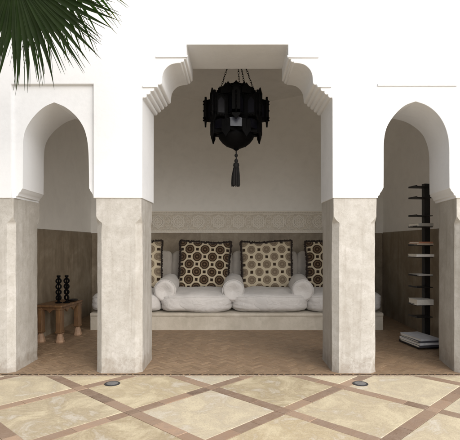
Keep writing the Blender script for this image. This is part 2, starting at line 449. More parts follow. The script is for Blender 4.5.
def splay(pts, cx, amt):        # the outer jambs open out a little towards the inside
    sg = 1 if amt > 0 else -1
    return [(p[0] + amt * min(1, max(0, sg * (p[0] - cx) / 26.0)), p[1]) for p in pts]
sl = [(11.0, YB), (11.0, 84.0), (93.3, 84.0), (93.3, YB)]
bm = bmesh.new(); extrude_poly(bm, poly([sl, big, ra]), 0.0, TH, bpts=poly([sl, big, splay(ra, 415.8, 7.0)]))
link('wall', bm, M_WHITE, arcade, smooth=28, bevel=0.004)
def panel(a): return [(fx(p[0]), fz(p[1])) for p in [(9.6, YB - .15)] + [(p[0], p[1] - (.15 if p[1] == YB else 0)) for p in a] + [(94.6, YB - .15), (94.6, 82.6), (9.6, 82.6)]]
bm = bmesh.new(); extrude_poly(bm, panel(la), SK, TH, bpts=panel(splay(la, 52.7, -4.5)))
link('sunk_panel', bm, M_WHITE, arcade, smooth=28, bevel=0.004)
for (a, b, y) in ((156.0, 187.5, 57.4), (143.0, 157.0, 87.0), (287.4, 318.6, 57.6), (317.5, 331.2, 87.2), (377.5, 456.6, 85.9)):
    bm = bmesh.new(); xa, xb = fx(a), fx(b); zz = fz(y)
    pr = [(0.004, zz + .020), (-.006, zz + .012), (-.013, zz + .005), (-.013, zz - .003), (.004, zz - .005)]
    A = [bm.verts.new((xa, p[0], p[1])) for p in pr]; B = [bm.verts.new((xb, p[0], p[1])) for p in pr]
    bm.faces.new(A); bm.faces.new(B[::-1])
    for i in range(5): bm.faces.new((A[i], A[(i + 1) % 5], B[(i + 1) % 5], B[i]))
    link('ledge', bm, M_WHITE, arcade)
# coping along the top of the wall
bm = bmesh.new(); add_box(bm, (0, TH / 2, TOPZ + .05), (2 * XW + .1, TH + .12, .1)); link('coping', bm, M_WHITE, arcade, bevel=0.01)

def pier(px0, px1, seed, spl=0.0):
    x0, x1 = fx(px0), fx(px1); y0, y1 = 0.010, TH - 0.006
    zt = fz(YB) + 0.003
    zs = [0.0, .015, .035, .06] + [.06 + .05 * k for k in range(1, 21)] + [1.10, 1.135, 1.15, 1.162, 1.174, 1.186, 1.198, 1.208, 1.216, 1.224, 1.27, 1.32, zt]
    bm = bmesh.new(); rings = []
    for z in sorted(set(zs)):
        t = min(1, max(0, (z - 1.145) / (1.222 - 1.145)))
        ch = 0.041 * (1 - (t * t * (3 - 2 * t))) + 0.005
        if 0.0 < t < 1.0: ch += 0.012 * math.sin(math.pi * t) * (1 if t < .5 else .4)
        fl = 0.006 * max(0, 1 - z / .05) ** 2
        a0, a1, b0, b1 = x0 - fl, x1 + fl, y0 - fl, y1
        cs = [(a0 + ch, b0), (a1 - ch, b0), (a1, b0 + ch), (a1, b1 - ch), (a1 - ch, b1), (a0 + ch, b1), (a0, b1 - ch), (a0, b0 + ch)]
        ring = []
        for k in range(8):
            p, q = Vector(cs[k]), Vector(cs[(k + 1) % 8])
            n = (1, 2, 1, 2)[k % 4] if False else (8 if k % 2 == 0 else 2)
            for s in range(n):
                w = p.lerp(q, s / n); tt = (w.y - y0) / (y1 - y0)
                if spl < 0 and w.x > x1 - .1: w.x += spl * tt
                if spl > 0 and w.x < x0 + .1: w.x += spl * tt
                nv = noise.noise_vector(Vector((w.x * 3 + seed * 7, w.y * 3, z * 2.2)))
                nv2 = noise.noise_vector(Vector((w.x * 14 + seed * 3, w.y * 14, z * 11)))
                e = 0.0035; e2 = 0.0012 if s else 0.0022
                if z > 1.30: e *= .4; e2 *= .4
                ring.append(bm.verts.new((w.x + nv.x * e + nv2.x * e2, w.y + nv.y * e + nv2.y * e2, z)))
        rings.append(ring)
    for a, b in zip(rings, rings[1:]):
        for k in range(len(a)): bm.faces.new((a[k], a[(k + 1) % len(a)], b[(k + 1) % len(a)], b[k]))
    bm.faces.new(rings[-1])
    return link('pier', bm, M_PIER, arcade, smooth=32)
pier(95.3, 140.9, 1); pier(333.4, 377.2, 2)
pier(-660, 12.4, 3); pier(457.0, 1130, 4, 8.0 / S)

# ================================================================== ALCOVE WALL
alc = empty('alcove_wall', (0, BACK, 0))
tag(alc, 'shaded inner wall round the seat, grey plaster above a brown polished dado', 'alcove wall')
inv = Vector((0, -BACK, 0))
bm = bmesh.new(); rings = []
NZ = 26
for k in range(NZ + 1):
    z = DADO - 0.01 + (CEIL + 0.01 - DADO) * k / NZ
    t = max(0, (z - 1.75) / (CEIL - 1.75)); c = 1.58 * t ** 1.6 + 0.012
    pa = Vector((-SIDE, BACK - c)); pb = Vector((-SIDE + c, BACK))
    pts = [Vector((-SIDE, 0.40)).lerp(pa, s / 6) for s in range(6)]
    for s in range(13):
        u = s / 12; st = pa.lerp(pb, u)
        al = math.pi / 2 * u; arc = Vector((-SIDE + c - c * math.cos(al), BACK - c + c * math.sin(al)))
        pts.append(st.lerp(arc, 0.35))
    pts += [pb.lerp(Vector((0, BACK)), s / 4) for s in range(1, 5)]
    pts += [Vector((-p.x, p.y)) for p in reversed(pts[:-1])]
    rings.append([bm.verts.new((p.x, p.y - BACK, z)) for p in pts])
for a, b in zip(rings, rings[1:]):
    for k in range(len(a) - 1): bm.faces.new((a[k], a[k + 1], b[k + 1], b[k]))
link('upper_plaster', bm, M_INNER, alc, smooth=60)
def dado(c, s):
    bm = bmesh.new(); add_box(bm, c, s); return link('dado', bm, M_DADO, alc, bevel=0.006)
dado((0, 0.094, DADO / 2), (2 * SIDE - .014, 0.2, DADO))
dado((-SIDE - 0.093, (0.36 + BACK) / 2 - BACK + .04, DADO / 2 + .004), (0.2, BACK - 0.36 + .1, DADO + .008))
dado((SIDE + 0.093, (0.36 + BACK) / 2 - BACK + .04, DADO / 2 + .004), (0.2, BACK - 0.36 + .1, DADO + .008))
bm = bmesh.new()
for (c, s) in (((0, .35, 1.55), (4.9, .3, 3.1)), ((-2.42, -1.1, 1.55), (.3, 2.7, 3.1)), ((2.42, -1.1, 1.55), (.3, 2.7, 3.1))): add_box(bm, c, s)
link('outer_masonry', bm, M_INNER, alc)
bm = bmesh.new(); add_box(bm, (0, 1.75, CEIL + .06), (5.1, 2.75, .12))
tag(link('ceiling', bm, M_INNER), kind='structure')

# carved stucco frieze on the back wall
bm = bmesh.new(); rnd = random.Random(3)
FZ0, FZ1 = DADO + 0.004, 1.466
FC = (FZ0 + FZ1) / 2; FY = -0.004
def relief(poly_pts, h):
    # solid slab in the XZ plane standing h out of the wall
    a = [bm.verts.new((p[0], FY - h, p[1])) for p in poly_pts]; b = [bm.verts.new((p[0], FY + .002, p[1])) for p in poly_pts]
    n = len(a); bm.faces.new(a)
    for i in range(n): bm.faces.new((a[i], a[(i + 1) % n], b[(i + 1) % n], b[i]))
def bar(p, q, w, h=0.017):
    p, q = Vector(p), Vector(q); d = (q - p).normalized(); n = Vector((-d.y, d.x)) * w / 2
    relief([p - n, q - n, q + n, p + n], h + rnd.uniform(0, .0035))
def ringbar(c, r, w, n=16, h=0.017, a0=0.0):
    for k in range(n):
        a, b = a0 + 2 * math.pi * k / n, a0 + 2 * math.pi * (k + 1) / n
        hh = h + rnd.uniform(0, .002)
        relief([(c[0] + rr * math.cos(t), c[1] + rr * math.sin(t)) for rr, t in ((r - w / 2, a), (r + w / 2, a), (r + w / 2, b), (r - w / 2, b))], hh)
XF = 1.96
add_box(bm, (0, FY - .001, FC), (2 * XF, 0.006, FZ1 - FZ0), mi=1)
for z, w, h in ((FZ0 + .009, .018, .017), (FZ0 + .036, .009, .011), (FZ1 - .008, .016, .016), (FZ1 - .032, .009, .011)):
    bar((-XF, z), (XF, z), w, h)
x = -XF + .01
while x < XF:
    bar((x, FZ0 + .018), (x + .012, FZ0 + .032), .006, .008); bar((x + .012, FZ1 - .028), (x, FZ1 - .016), .006, .008); x += .024
SPC = 0.283; RR = 0.098
k = -6
while k <= 6:
    cx = k * SPC + 0.02; c = (cx, FC)
    for a0 in (0, math.pi / 4):
        for s in range(4):
            a, b = a0 + math.pi / 2 * s, a0 + math.pi / 2 * (s + 1)
            bar((cx + RR * math.cos(a), FC + RR * math.sin(a)), (cx + RR * math.cos(b), FC + RR * math.sin(b)), .013)
    ringbar(c, .052, .013, 16); ringbar(c, .016, .016, 10)
    for s in range(8):
        a = math.pi / 4 * s + math.pi / 8
        bar((cx + .026 * math.cos(a), FC + .026 * math.sin(a)), (cx + .044 * math.cos(a), FC + .044 * math.sin(a)), .012, .007)
    # links between the stars
    mx = cx + SPC / 2
    for sx in (-1, 1):
        for sz in (-1, 1):
            bar((mx + sx * .001, FC + sz * .103), (mx + sx * .046, FC + sz * .036), .009)
            bar((mx + sx * .046, FC + sz * .036), (mx + sx * .044, FC), .009)
            bar((mx + sx * .005, FC + sz * .103), (mx + sx * .075, FC + sz * .099), .009)
    ringbar((mx, FC), .024, .010, 8); ringbar((mx, FC + .062), .014, .008, 8); ringbar((mx, FC - .062), .014, .008, 8)
    k += 1
link('frieze', bm, [M_FRIEZE, M_FSHADE], alc)

# ================================================================== SEAT
BF = 5.156 - D                      # front of the masonry bench
bm = bmesh.new()
bx0, bx1 = -1.69, 1.685; bt = 0.208
N = 60; rings = []
for k in range(N + 1):
    xx = bx0 + (bx1 - bx0) * k / N
    ns = lambda z: noise.noise(Vector((xx * 2.5, z * 4, 1.3))) * .004 + noise.noise(Vector((xx * 11, z * 9, 4))) * .0015
    prof = [(BACK - .008, 0.0), (BF, 0.0), (BF, .07), (BF, .14), (BF - .002, .165), (BF - .009, .172), (BF - .011, .19), (BF - .008, .203), (BF + .004, bt), (BACK - .008, bt)]
    rings.append([bm.verts.new((xx, y + (ns(z) if y < BACK - .1 else 0), z + .012 * 0)) for y, z in prof])
for a, b in zip(rings, rings[1:]):
    for i in range(len(a) - 1): bm.faces.new((a[i], a[i + 1], b[i + 1], b[i]))
bm.faces.new(rings[0]); bm.faces.new(rings[-1])
tag(link('masonry_bench', bm, M_BENCH, smooth=40), 'long low plastered bench built against the alcove back wall', 'bench')

def cushion_map(w, d, h, seed, p, puff, wr):
    s = Vector((seed * 13.1, seed * 5.7, 0))
    def mapp(u, v, q, off=0.0):     # -1..1 cube surface -> plump cushion
        m = (abs(u) ** p + abs(v) ** p + abs(q) ** p) ** (1 / p)
        u2, v2, q2 = u / m, v / m, q / m
        zz = q2 * h / 2 * (1 + (puff / h * 2) * (1 - u2 * u2) * (1 - v2 * v2))
        yy = v2 * d / 2 * (1 + .05 * (1 - q2 * q2)); xx = u2 * w / 2 * (1 + .02 * (1 - q2 * q2))
        P = Vector((xx, yy, zz)); n = Vector((u2 / w, v2 / d, q2 / h)).normalized()
        dsp = noise.noise(P * 4 + s) * wr * 1.5
        # soft sharp-edged creases, mostly running in from the ends and along the front
        edge = max(0, abs(u2) - .25) / .75
        r1 = 1 - abs(noise.noise(Vector((P.x * 5, P.y * 4, P.z * 17 + P.x * 4)) + s)) * 2
        r2 = 1 - abs(noise.noise(Vector((P.x * 14 + P.z * 9, P.y * 5, P.z * 7)) - s)) * 2
        dsp -= wr * (1.15 * edge * max(0, r1 - .45) + .8 * max(0, r2 - .6))
        return P + n * (dsp + off)
    return mapp
def cushion_bm(w, d, h, seed, nx=52, ny=26, nz=18, p=5.0, puff=0.03, wr=0.006):
    bm = bmesh.new(); grid = {}; mapp = cushion_map(w, d, h, seed, p, puff, wr)
    def V(i, j, k):
        if (i, j, k) not in grid:
            grid[(i, j, k)] = bm.verts.new(mapp(2 * i / nx - 1, 2 * j / ny - 1, 2 * k / nz - 1))
        return grid[(i, j, k)]
    for i in range(nx):
        for j in range(ny):
            for k in (0, nz): bm.faces.new((V(i, j, k), V(i + 1, j, k), V(i + 1, j + 1, k), V(i, j + 1, k)))
    for i in range(nx):
        for k in range(nz):
            for j in (0, ny): bm.faces.new((V(i, j, k), V(i + 1, j, k), V(i + 1, j, k + 1), V(i, j, k + 1)))
    for j in range(ny):
        for k in range(nz):
            for i in (0, nx): bm.faces.new((V(i, j, k), V(i, j + 1, k), V(i, j + 1, k + 1), V(i, j, k + 1)))
    return bm
edges = [-1.70, -.888, -.058, .828, 1.69]
seat_labels = ['pale linen seat cushion at the left bench end, mostly hidden by the left inner pier',
               'pale linen seat cushion in front of the dark brown patterned pillow in the middle',
               'pale linen seat cushion in front of the cream pillow with grey-brown rosettes',
               'pale linen seat cushion at the right bench end, mostly hidden by the right inner pier']
for i in range(4):
    w = edges[i + 1] - edges[i]; cx = (edges[i] + edges[i + 1]) / 2
    args = (w * 1.01, .86, .232, i + 1)
    bm = cushion_bm(*args, p=6.0, puff=.016, wr=.013)
    o = tag(link('seat_cushion', bm, M_LINEN, smooth=80, loc=(cx, BF + .41, bt + .114)), seat_labels[i], 'cushion', 'pale seat cushions along the bench')
    mp = cushion_map(*args, 6.0, .016, .013)
    bm = bmesh.new(); loop = [(-1 + k / 20, -1) for k in range(40)] + [(1, -1 + k / 20) for k in range(40)] + [(1 - k / 20, 1) for k in range(40)] + [(-1, 1 - k / 20) for k in range(41)]
    add_tube(bm, [mp(u, v, .62, .0012) for u, v in loop], .0040, 6)
    link('piping', bm, M_LINEN, o, smooth=80)
back_labels = ['grey upright back cushion behind the cream pillow at the left end of the bench',
               'grey upright back cushion behind the dark brown pillow in the middle of the bench',
               'grey upright back cushion behind the cream pillow with grey-brown rosettes',
               'grey upright back cushion behind the dark brown pillow at the right end']
for i in range(4):
    w = edges[i + 1] - edges[i]; cx = (edges[i] + edges[i + 1]) / 2
    bm = cushion_bm(w * 1.0, .2, .50, i + 21, 28, 8, 16, 9.0, .0, .011)
    tag(link('back_cushion', bm, M_BACKC, smooth=80, loc=(cx, BACK - .15, .66), rot=(R(-6), 0, 0)), back_labels[i], 'back cushion', 'grey back cushions along the wall')

def bolster_bm(r, L, seed):
    bm = bmesh.new(); prof = []
    for k in range(9):
        a = math.pi / 2 * k / 8; prof.append((r * (1 - .28 * (1 - math.sin(a)) ** 1.0) * (0.08 if k == 0 else 1) if k == 0 else r * (.70 + .30 * math.sin(a)), -.04 * math.cos(a)))
    cap = [(.012, .006), (.03, -.001), (.06, -.014), (.09, -.025), (.106, -.024), (.118, -.010), (r * .995, .018), (r, .05)]
    body = [(r, L * t) for t in (.12, .2, .3, .4, .5, .6, .7, .8, .88)]
    prof = cap + body + [(rr, L - z) for rr, z in reversed(cap)]
    n = 40; rings = []
    for rr, z in prof:
        ring = []
        for k in range(n):
            a = 2 * math.pi * k / n
            g_ = .0025 * math.cos(a * 20) * max(0, 1 - abs(rr - .07) / .07) if z < .04 or z > L - .04 else 0
            q = rr + .011 * noise.noise(Vector((math.cos(a) * 2, math.sin(a) * 2, z * 6 + seed * 9))) * (rr / r)
            ring.append(bm.verts.new((q * math.cos(a), z + g_, q * math.sin(a))))
        rings.append(ring)
    for a, b in zip(rings, rings[1:]):
        for k in range(n): bm.faces.new((a[k], a[(k + 1) % n], b[(k + 1) % n], b[k]))
    bm.faces.new(rings[0]); bm.faces.new(rings[-1])
    return bm
bl_labels = ['round pale linen bolster beside the left inner pier', 'round pale linen bolster lying between the two middle seats', 'round pale linen bolster beside the right inner pier']
for i, px in enumerate((164.5, 233.3, 303.0)):
    bm = bolster_bm(.127, .72, i)
    BO = tag(link('bolster', bm, M_LINEN, smooth=70, loc=(X(px, 5.17), BF + .03, .462), rot=(R(2), 0, R((3, 0, -3)[i]))), bl_labels[i], 'bolster', 'round bolsters between the seats')
    bm = bmesh.new(); add_torus(bm, (0, .006, 0), .1255, .0042, None, 48, 6); link('piping', bm, M_LINEN, BO, smooth=80)

def pillow_bm(w, h, th, seed, n=40):
    bm = bmesh.new(); fr = {}; bk = {}
    def pos(i, j, side):
        u, v = 2 * i / n - 1, 2 * j / n - 1
        x = u * w / 2 * (1 - .05 * (1 - v * v) * abs(u) ** 3); z = v * h / 2 * (1 - .05 * (1 - u * u) * abs(v) ** 3)
        t = th / 2 * ((1 - u ** 4) * (1 - v ** 4)) ** .55
        t += .006 * noise.noise(Vector((u * 2, v * 2, seed * 5 + side))) * (1 - u ** 6) * (1 - v ** 6)
        cr = 1 - abs(noise.noise(Vector((u * 2.2 + v * 1.2 + seed * 3, v * 1.6 - seed, side)))) * 2
        t -= .022 * max(0, cr - .55) * (1 - u ** 6) * (1 - v ** 6)
        sag = .022 * noise.noise(Vector((u * 1.3 + seed, v * 1.3, 3)))
        return Vector((x + sag * .6, -side * t, z + sag))
    for i in range(n + 1):
        for j in range(n + 1):
            fr[i, j] = bm.verts.new(pos(i, j, 1))
            bk[i, j] = fr[i, j] if i in (0, n) or j in (0, n) else bm.verts.new(pos(i, j, -1))
    for i in range(n):
        for j in range(n):
            bm.faces.new((fr[i, j], fr[i + 1, j], fr[i + 1, j + 1], fr[i, j + 1]))
            f = (bk[i, j], bk[i, j + 1], bk[i + 1, j + 1], bk[i + 1, j])
            if len(set(f)) == 4: bm.faces.new(f)
    border = [pos(i, 0, 1) for i in range(n)] + [pos(n, j, 1) for j in range(n)] + [pos(n - i, n, 1) for i in range(n)] + [pos(0, n - j, 1) for j in range(n)]
    return bm, border
def fringe_bm(border, depth, seed):
    bm = bmesh.new(); rn = random.Random(seed); m = len(border); c = Vector((0, 0, 0))
    pts = []
    for k in range(m):
        for s in range(3): pts.append(border[k].lerp(border[(k + 1) % m], s / 4))
    rows = [[], [], []]
    for k, p in enumerate(pts):
        t = (pts[(k + 1) % len(pts)] - pts[k - 1]).normalized(); o = Vector((t.z, 0, -t.x))
        wv = math.sin(k * 1.05) ; dp = depth * (1 + .22 * rn.uniform(-1, 1) + .12 * math.sin(k * .5))
        rows[0].append(bm.verts.new(p - o * .010 + Vector((0, -.006, 0))))
        rows[1].append(bm.verts.new(p + o * dp * .5 + Vector((0, wv * .008 - .004, 0))))
        rows[2].append(bm.verts.new(p + o * dp + Vector((0, wv * .017, 0))))
    L = len(pts)
    for a, b in zip(rows, rows[1:]):
        for k in range(L): bm.faces.new((a[k], a[(k + 1) % L], b[(k + 1) % L], b[k]))
    # thin core so that the ruffle has body from behind as well
    return bm
pil = [(-1.31, M_CREAM, 'cream rosette pillow with dark edge, half hidden behind the left inner pier', 2, -2),
       (-.425, M_BROWN, 'dark brown pillow with cream lattice and ruffled edge, left of the two whole pillows', 3, 2),
       (.388, M_CREAM, 'cream pillow with grey-brown rosettes and dark edge, right of the two whole pillows', 4, -1),
       (1.235, M_BROWN, 'dark brown rosette pillow half hidden behind the right inner pier', 5, 1)]
for (x, mt, lb, sd, ry) in pil:
    bm, border = pillow_bm(.665, .635, .20, sd)
    o = tag(link('throw_pillow', bm, mt, smooth=80, loc=(x, 5.86 - D, .722), rot=(R(-11), R(ry), R(ry * 1.5))), lb, 'pillow', 'patterned pillows along the bench')
    link('fringe', fringe_bm(border, .021, sd), M_FRINGE, o, smooth=80)

# ================================================================== LANTERN
LY = 4.43 - D; LX = -0.008
LZ = Z(113, 4.43)
lan = tag(empty('hanging_lantern', (LX, LY, LZ)), 'large black pierced metal star lantern with a tassel hanging in the middle of the alcove', 'lantern')
def star_tier(bm, r_in, r_out, z0, z1, n, tip, ang0=0.0, slope=0.0):
    # ring of pointed wings: alternating out/in prism
    ring_b, ring_t = [], []
    for k in range(2 * n):
        a = ang0 + math.pi * k / n; r = r_out if k % 2 == 0 else r_in
        ring_b.append(bm.verts.new((r * math.cos(a), r * math.sin(a), z0)))
        ring_t.append(bm.verts.new(((r - slope) * math.cos(a), (r - slope) * math.sin(a), z1)))
    m = 2 * n
    for k in range(m): bm.faces.new((ring_b[k], ring_b[(k + 1) % m], ring_t[(k + 1) % m], ring_t[k]))
    bm.faces.new(ring_b[::-1]); bm.faces.new(ring_t)
def plates(bm, n, r, w, z0, z1, th, ang0, top='flat', crest=.03):
    # upright plates standing round the body, with a pointed or stepped crest
    for k in range(n):
        a = ang0 + 2 * math.pi * k / n
        m = Matrix.Rotation(a, 4, 'Z')
        if top == 'point': pr = [(-w / 2, z0), (w / 2, z0), (w / 2, z1), (w * .25, z1 + crest * .35), (0, z1 + crest), (-w * .25, z1 + crest * .35), (-w / 2, z1)]
        elif top == 'drop': pr = [(-w / 2, z1), (-w / 2, z0), (-w * .3, z0 - crest * .3), (0, z0 - crest), (w * .3, z0 - crest * .3), (w / 2, z0), (w / 2, z1)]
        else: pr = [(-w / 2, z0), (w / 2, z0), (w / 2, z1), (w * .3, z1), (w * .3, z1 + crest), (-w * .3, z1 + crest), (-w * .3, z1), (-w / 2, z1)]
        A = [bm.verts.new(m @ Vector((r, p[0], p[1]))) for p in pr]; B = [bm.verts.new(m @ Vector((r - th, p[0], p[1]))) for p in pr]
        L = len(A); bm.faces.new(A); bm.faces.new(B[::-1])
        for i in range(L): bm.faces.new((A[i], B[i], B[(i + 1) % L], A[(i + 1) % L]))
bm = bmesh.new()
star_tier(bm, .205, .325, -.085, .125, 8, 0, R(0))
star_tier(bm, .165, .262, .125, .178, 8, 0, R(22.5), .03)
star_tier(bm, .165, .262, -.215, -.085, 8, 0, R(22.5), -.012)
plates(bm, 8, .312, .080, -.085, .125, .02, 0.0, 'step', .028)
plates(bm, 8, .312, .080, -.10, -.05, .016, 0.0, 'drop', .045)
plates(bm, 8, .258, .10, .12, .175, .012, R(22.5), 'point', .045)
plates(bm, 8, .258, .085, -.235, -.12, .012, R(22.5), 'drop', .055)
plates(bm, 8, .215, .11, .125, .185, .012, 0, 'step', .02)
for k in range(8):      # bosses and bead rows on the tiers
    a = R(45) * k
    for z in (-.075, .112):
        for j in range(6):
            t = j / 6; a1 = a + R(22.5)
            p = Vector((.324 * math.cos(a), .324 * math.sin(a), z)).lerp(Vector((.212 * math.cos(a1), .226 * math.sin(a1), z)), t)
            p2 = Vector((.324 * math.cos(a), .324 * math.sin(a), z)).lerp(Vector((.212 * math.cos(a - R(22.5)), .226 * math.sin(a - R(22.5)), z)), t)
            for pp in (p, p2): bmesh.ops.create_icosphere(bm, subdivisions=1, radius=.009, matrix=Matrix.Translation(pp))
    for z in (-.05, .02, .085):
        bmesh.ops.create_icosphere(bm, subdivisions=1, radius=.011, matrix=Matrix.Translation((.322 * math.cos(a), .322 * math.sin(a), z)))
link('body', bm, M_BLACK, lan, smooth=20, bevel=0.002)
bm = bmesh.new()
for k in range(8):      # dark glass in the wide tier, between the points
    for s in (-1, 1):
        a0 = R(45) * k; a1 = a0 + s * R(22.5)
        p, q = Vector((.325 * math.cos(a0), .325 * math.sin(a0), 0)), Vector((.205 * math.cos(a1), .205 * math.sin(a1), 0))
        n = Vector((math.cos((a0 + a1) / 2), math.sin((a0 + a1) / 2), 0)) * .004
        A, B = p.lerp(q, .42) + n, p.lerp(q, .80) + n
        vs = [bm.verts.new(v) for v in (A + Vector((0, 0, -.055)), B + Vector((0, 0, -.055)), B + Vector((0, 0, .06)), A.lerp(B, .5) + Vector((0, 0, .095)), A + Vector((0, 0, .06)))]
        bm.faces.new(vs)
link('pane', bm, M_GLASS, lan)
M_GLINT = mat_simple('glint_lantern_glass', (0.028, 0.031, 0.048), 0.3, 0.0, 25, 0.5, 0.3)  # bluish sky glint put into the base colour of two panes
for k in range(8):
    a = R(45) * k - math.pi / 2
    bm = bmesh.new(); m = Matrix.Rotation(a, 4, 'Z')
    pr = [(-.062, -.185), (.055, -.190), (.062, -.115), (.02, -.098), (-.060, -.105)]
    A = [bm.verts.new(m @ Vector((.226, p[0], p[1]))) for p in pr]; B = [bm.verts.new(m @ Vector((.218, p[0], p[1]))) for p in pr]
    bm.faces.new(A); bm.faces.new(B[::-1])
    for i in range(5): bm.faces.new((A[i], B[i], B[(i + 1) % 5], A[(i + 1) % 5]))
    link('pane', bm, M_GLINT if k in (0, 3) else M_GLASS, lan)
bm = bmesh.new()
add_lathe(bm, [(.17, .160), (.178, .19), (.165, .20), (.172, .206), (.145, .228), (.108, .240), (.114, .247), (.095, .268), (.06, .280), (.03, .286), (.034, .292), (.012, .300)], 16)
plates(bm, 8, .176, .075, .175, .205, .01, R(22.5), 'point', .035)
plates(bm, 8, .116, .06, .235, .258, .01, 0, 'point', .028)
link('dome', bm, M_BLACK, lan, smooth=25)
bm = bmesh.new()
add_lathe(bm, [(.16, -.150), (.172, -.215), (.178, -.235), (.168, -.262), (.140, -.297), (.10, -.328), (.055, -.347), (.025, -.354), (.028, -.362), (.010, -.374)], 24)
link('bowl', bm, M_BLACK, lan, smooth=25)
# tassel
bm = bmesh.new()
add_lathe(bm, [(.006, -.372), (.006, -.405), (.014, -.410), (.018, -.424), (.012, -.436), (.006, -.44), (.006, -.455), (.014, -.46), (.02, -.475), (.014, -.49), (.008, -.495)], 12)
add_lathe(bm, [(.012, -.49), (.026, -.498), (.031, -.52), (.024, -.54), (.03, -.548)], 16)
tas = link('tassel', bm, M_TASSEL, lan, smooth=50)
bm = bmesh.new(); rn = random.Random(2)
for k in range(70):
    a = rn.uniform(0, 6.283); r0 = rn.uniform(.010, .026); r1 = r0 * rn.uniform(1.5, 1.9)
    ln = rn.uniform(.175, .19)
    add_tube(bm, [(r0 * math.cos(a), r0 * math.sin(a), -.54), (r1 * .9 * math.cos(a), r1 * .9 * math.sin(a), -.54 - ln * .45), (r1 * math.cos(a), r1 * math.sin(a), -.54 - ln)], .0038, 5)
link('tassel_strands', bm, M_TASSEL, tas, smooth=60)
# chains to the ceiling hook
hook = CEIL - LZ - .03
for k, (ang, r0) in enumerate(((R(190), .165), (R(-55), .15), (R(-20), .185), (R(75), .165))):
    bm = bmesh.new()
    p0 = Vector((r0 * math.cos(ang), r0 * math.sin(ang), .20)); p1 = Vector((.012 * math.cos(ang), .012 * math.sin(ang), hook))
    n = int((p1 - p0).length / .0235); t = (p1 - p0).normalized()
    u = t.cross(Vector((0, 1, 0))).normalized(); w = t.cross(u)
    for i in range(n + 1):
        c = p0.lerp(p1, i / n)
        a, b = (u, w) if i % 2 == 0 else (w, u)
        m3 = Matrix((a, b, t)).transposed()
        add_torus(bm, c, .010, .0030, m3, 10, 5, .72, 1.45)
    link('chain', bm, M_BLACK, lan, smooth=60)
bm = bmesh.new()
add_lathe(bm, [(.055, CEIL - LZ - .001), (.05, CEIL - LZ - .012), (.018, CEIL - LZ - .022), (.010, CEIL - LZ - .045)], 20)
link('ceiling_rose', bm, M_BLACK, lan, smooth=40)

# ================================================================== TABLE WITH CANDLESTICKS
tz = .382; tc = Vector((-1.862, 4.70 - D, 0.012)); trz = R(-7)
tab = tag(empty('side_table', tc, trz), 'low carved wooden table by the left side wall of the alcove', 'table')
TW, TL = .285, .46
bm = bmesh.new()
add_box(bm, (0, 0, tz - .014), (TW, TL, .024)); link('tabletop', bm, M_WOOD, tab, bevel=.006)
bm = bmesh.new()
for sy in (-1, 1):      # scalloped aprons on the short and long sides
    pr = [(-TW / 2 + .03, tz - .027), (TW / 2 - .03, tz - .027), (TW / 2 - .03, tz - .085)] + [(TW / 2 - .03 - (TW - .06) * t, tz - .085 + .035 * abs(math.sin(math.pi * t * 2)) ** .7) for t in [k / 16 for k in range(1, 16)]] + [(-TW / 2 + .03, tz - .085)]
    A = [bm.verts.new((p[0], sy * (TL / 2 - .025), p[1])) for p in pr]; B = [bm.verts.new((p[0], sy * (TL / 2 - .045), p[1])) for p in pr]
    bm.faces.new(A); bm.faces.new(B[::-1])
    for i in range(len(A)): bm.faces.new((A[i], B[i], B[(i + 1) % len(A)], A[(i + 1) % len(A)]))
for sx in (-1, 1):
    pr = [(-TL / 2 + .03, tz - .027), (TL / 2 - .03, tz - .027), (TL / 2 - .03, tz - .085)] + [(TL / 2 - .03 - (TL - .06) * t, tz - .085 + .035 * abs(math.sin(math.pi * t * 3)) ** .7) for t in [k / 24 for k in range(1, 24)]] + [(-TL / 2 + .03, tz - .085)]
    A = [bm.verts.new((sx * (TW / 2 - .022), p[0], p[1])) for p in pr]; B = [bm.verts.new((sx * (TW / 2 - .041), p[0], p[1])) for p in pr]
    bm.faces.new(A); bm.faces.new(B[::-1])
    for i in range(len(A)): bm.faces.new((A[i], B[i], B[(i + 1) % len(A)], A[(i + 1) % len(A)]))
link('apron', bm, M_WOOD, tab)
M_FOOT = mat_simple('worn_pale_wood', (0.30, 0.19, 0.12), 0.6, 0, 25, 0.3)
for sx in (-1, 1):
    for sy in (-1, 1):
        bm = bmesh.new()
        add_box(bm, (0, 0, .225), (.062, .062, .26)); 
        for zz in (.11, .335): add_box(bm, (0, 0, zz), (.070, .070, .016))
        lg = link('leg', bm, M_WOOD, tab, bevel=.006, loc=(sx * (TW / 2 - .04), sy * (TL / 2 - .042), 0))
        bm = bmesh.new()
        add_lathe(bm, [(.026, .104), (.022, .088), (.030, .070), (.036, .05), (.040, .03), (.047, .012), (.043, 0.0)], 8, ang0=R(22.5))
        link('foot', bm, M_FOOT, lg, smooth=25)
def candlestick(x, y, lb, ph):
    o = tag(empty('candlestick', (x, y, tz + .012 - .0015), ph), lb, 'candlestick', 'black ring candlesticks on the low table')
    bm = bmesh.new(); add_lathe(bm, [(.036, 0), (.037, .006), (.02, .012), (.010, .02), (.008, .03)], 18); link('base', bm, M_BLACK, o, smooth=40)
    bm = bmesh.new()
    for k in range(4):
        add_torus(bm, (0, 0, .055 + k * .058), .0235, .0085, Matrix.Rotation(R(8 * k), 3, 'Z'), 18, 8)
        add_torus(bm, (0, 0, .055 + k * .058), .0215, .0065, Matrix.Rotation(R(90 + 8 * k), 3, 'Z'), 18, 8)
    link('ring_stem', bm, M_BLACK, o, smooth=60)
    bm = bmesh.new(); add_lathe(bm, [(.006, .255), (.010, .262), (.019, .268), (.020, .286), (.015, .287)], 14); link('candle_cup', bm, M_BLACK, o, smooth=40)
candlestick(X(58.6, 4.64), 4.64 - D, 'black candlestick of stacked rings on the low table, left of the pair', R(5))
candlestick(X(66.6, 4.66), 4.66 - D, 'black candlestick of stacked rings on the low table, right of the pair', R(-12))
bm = bmesh.new()
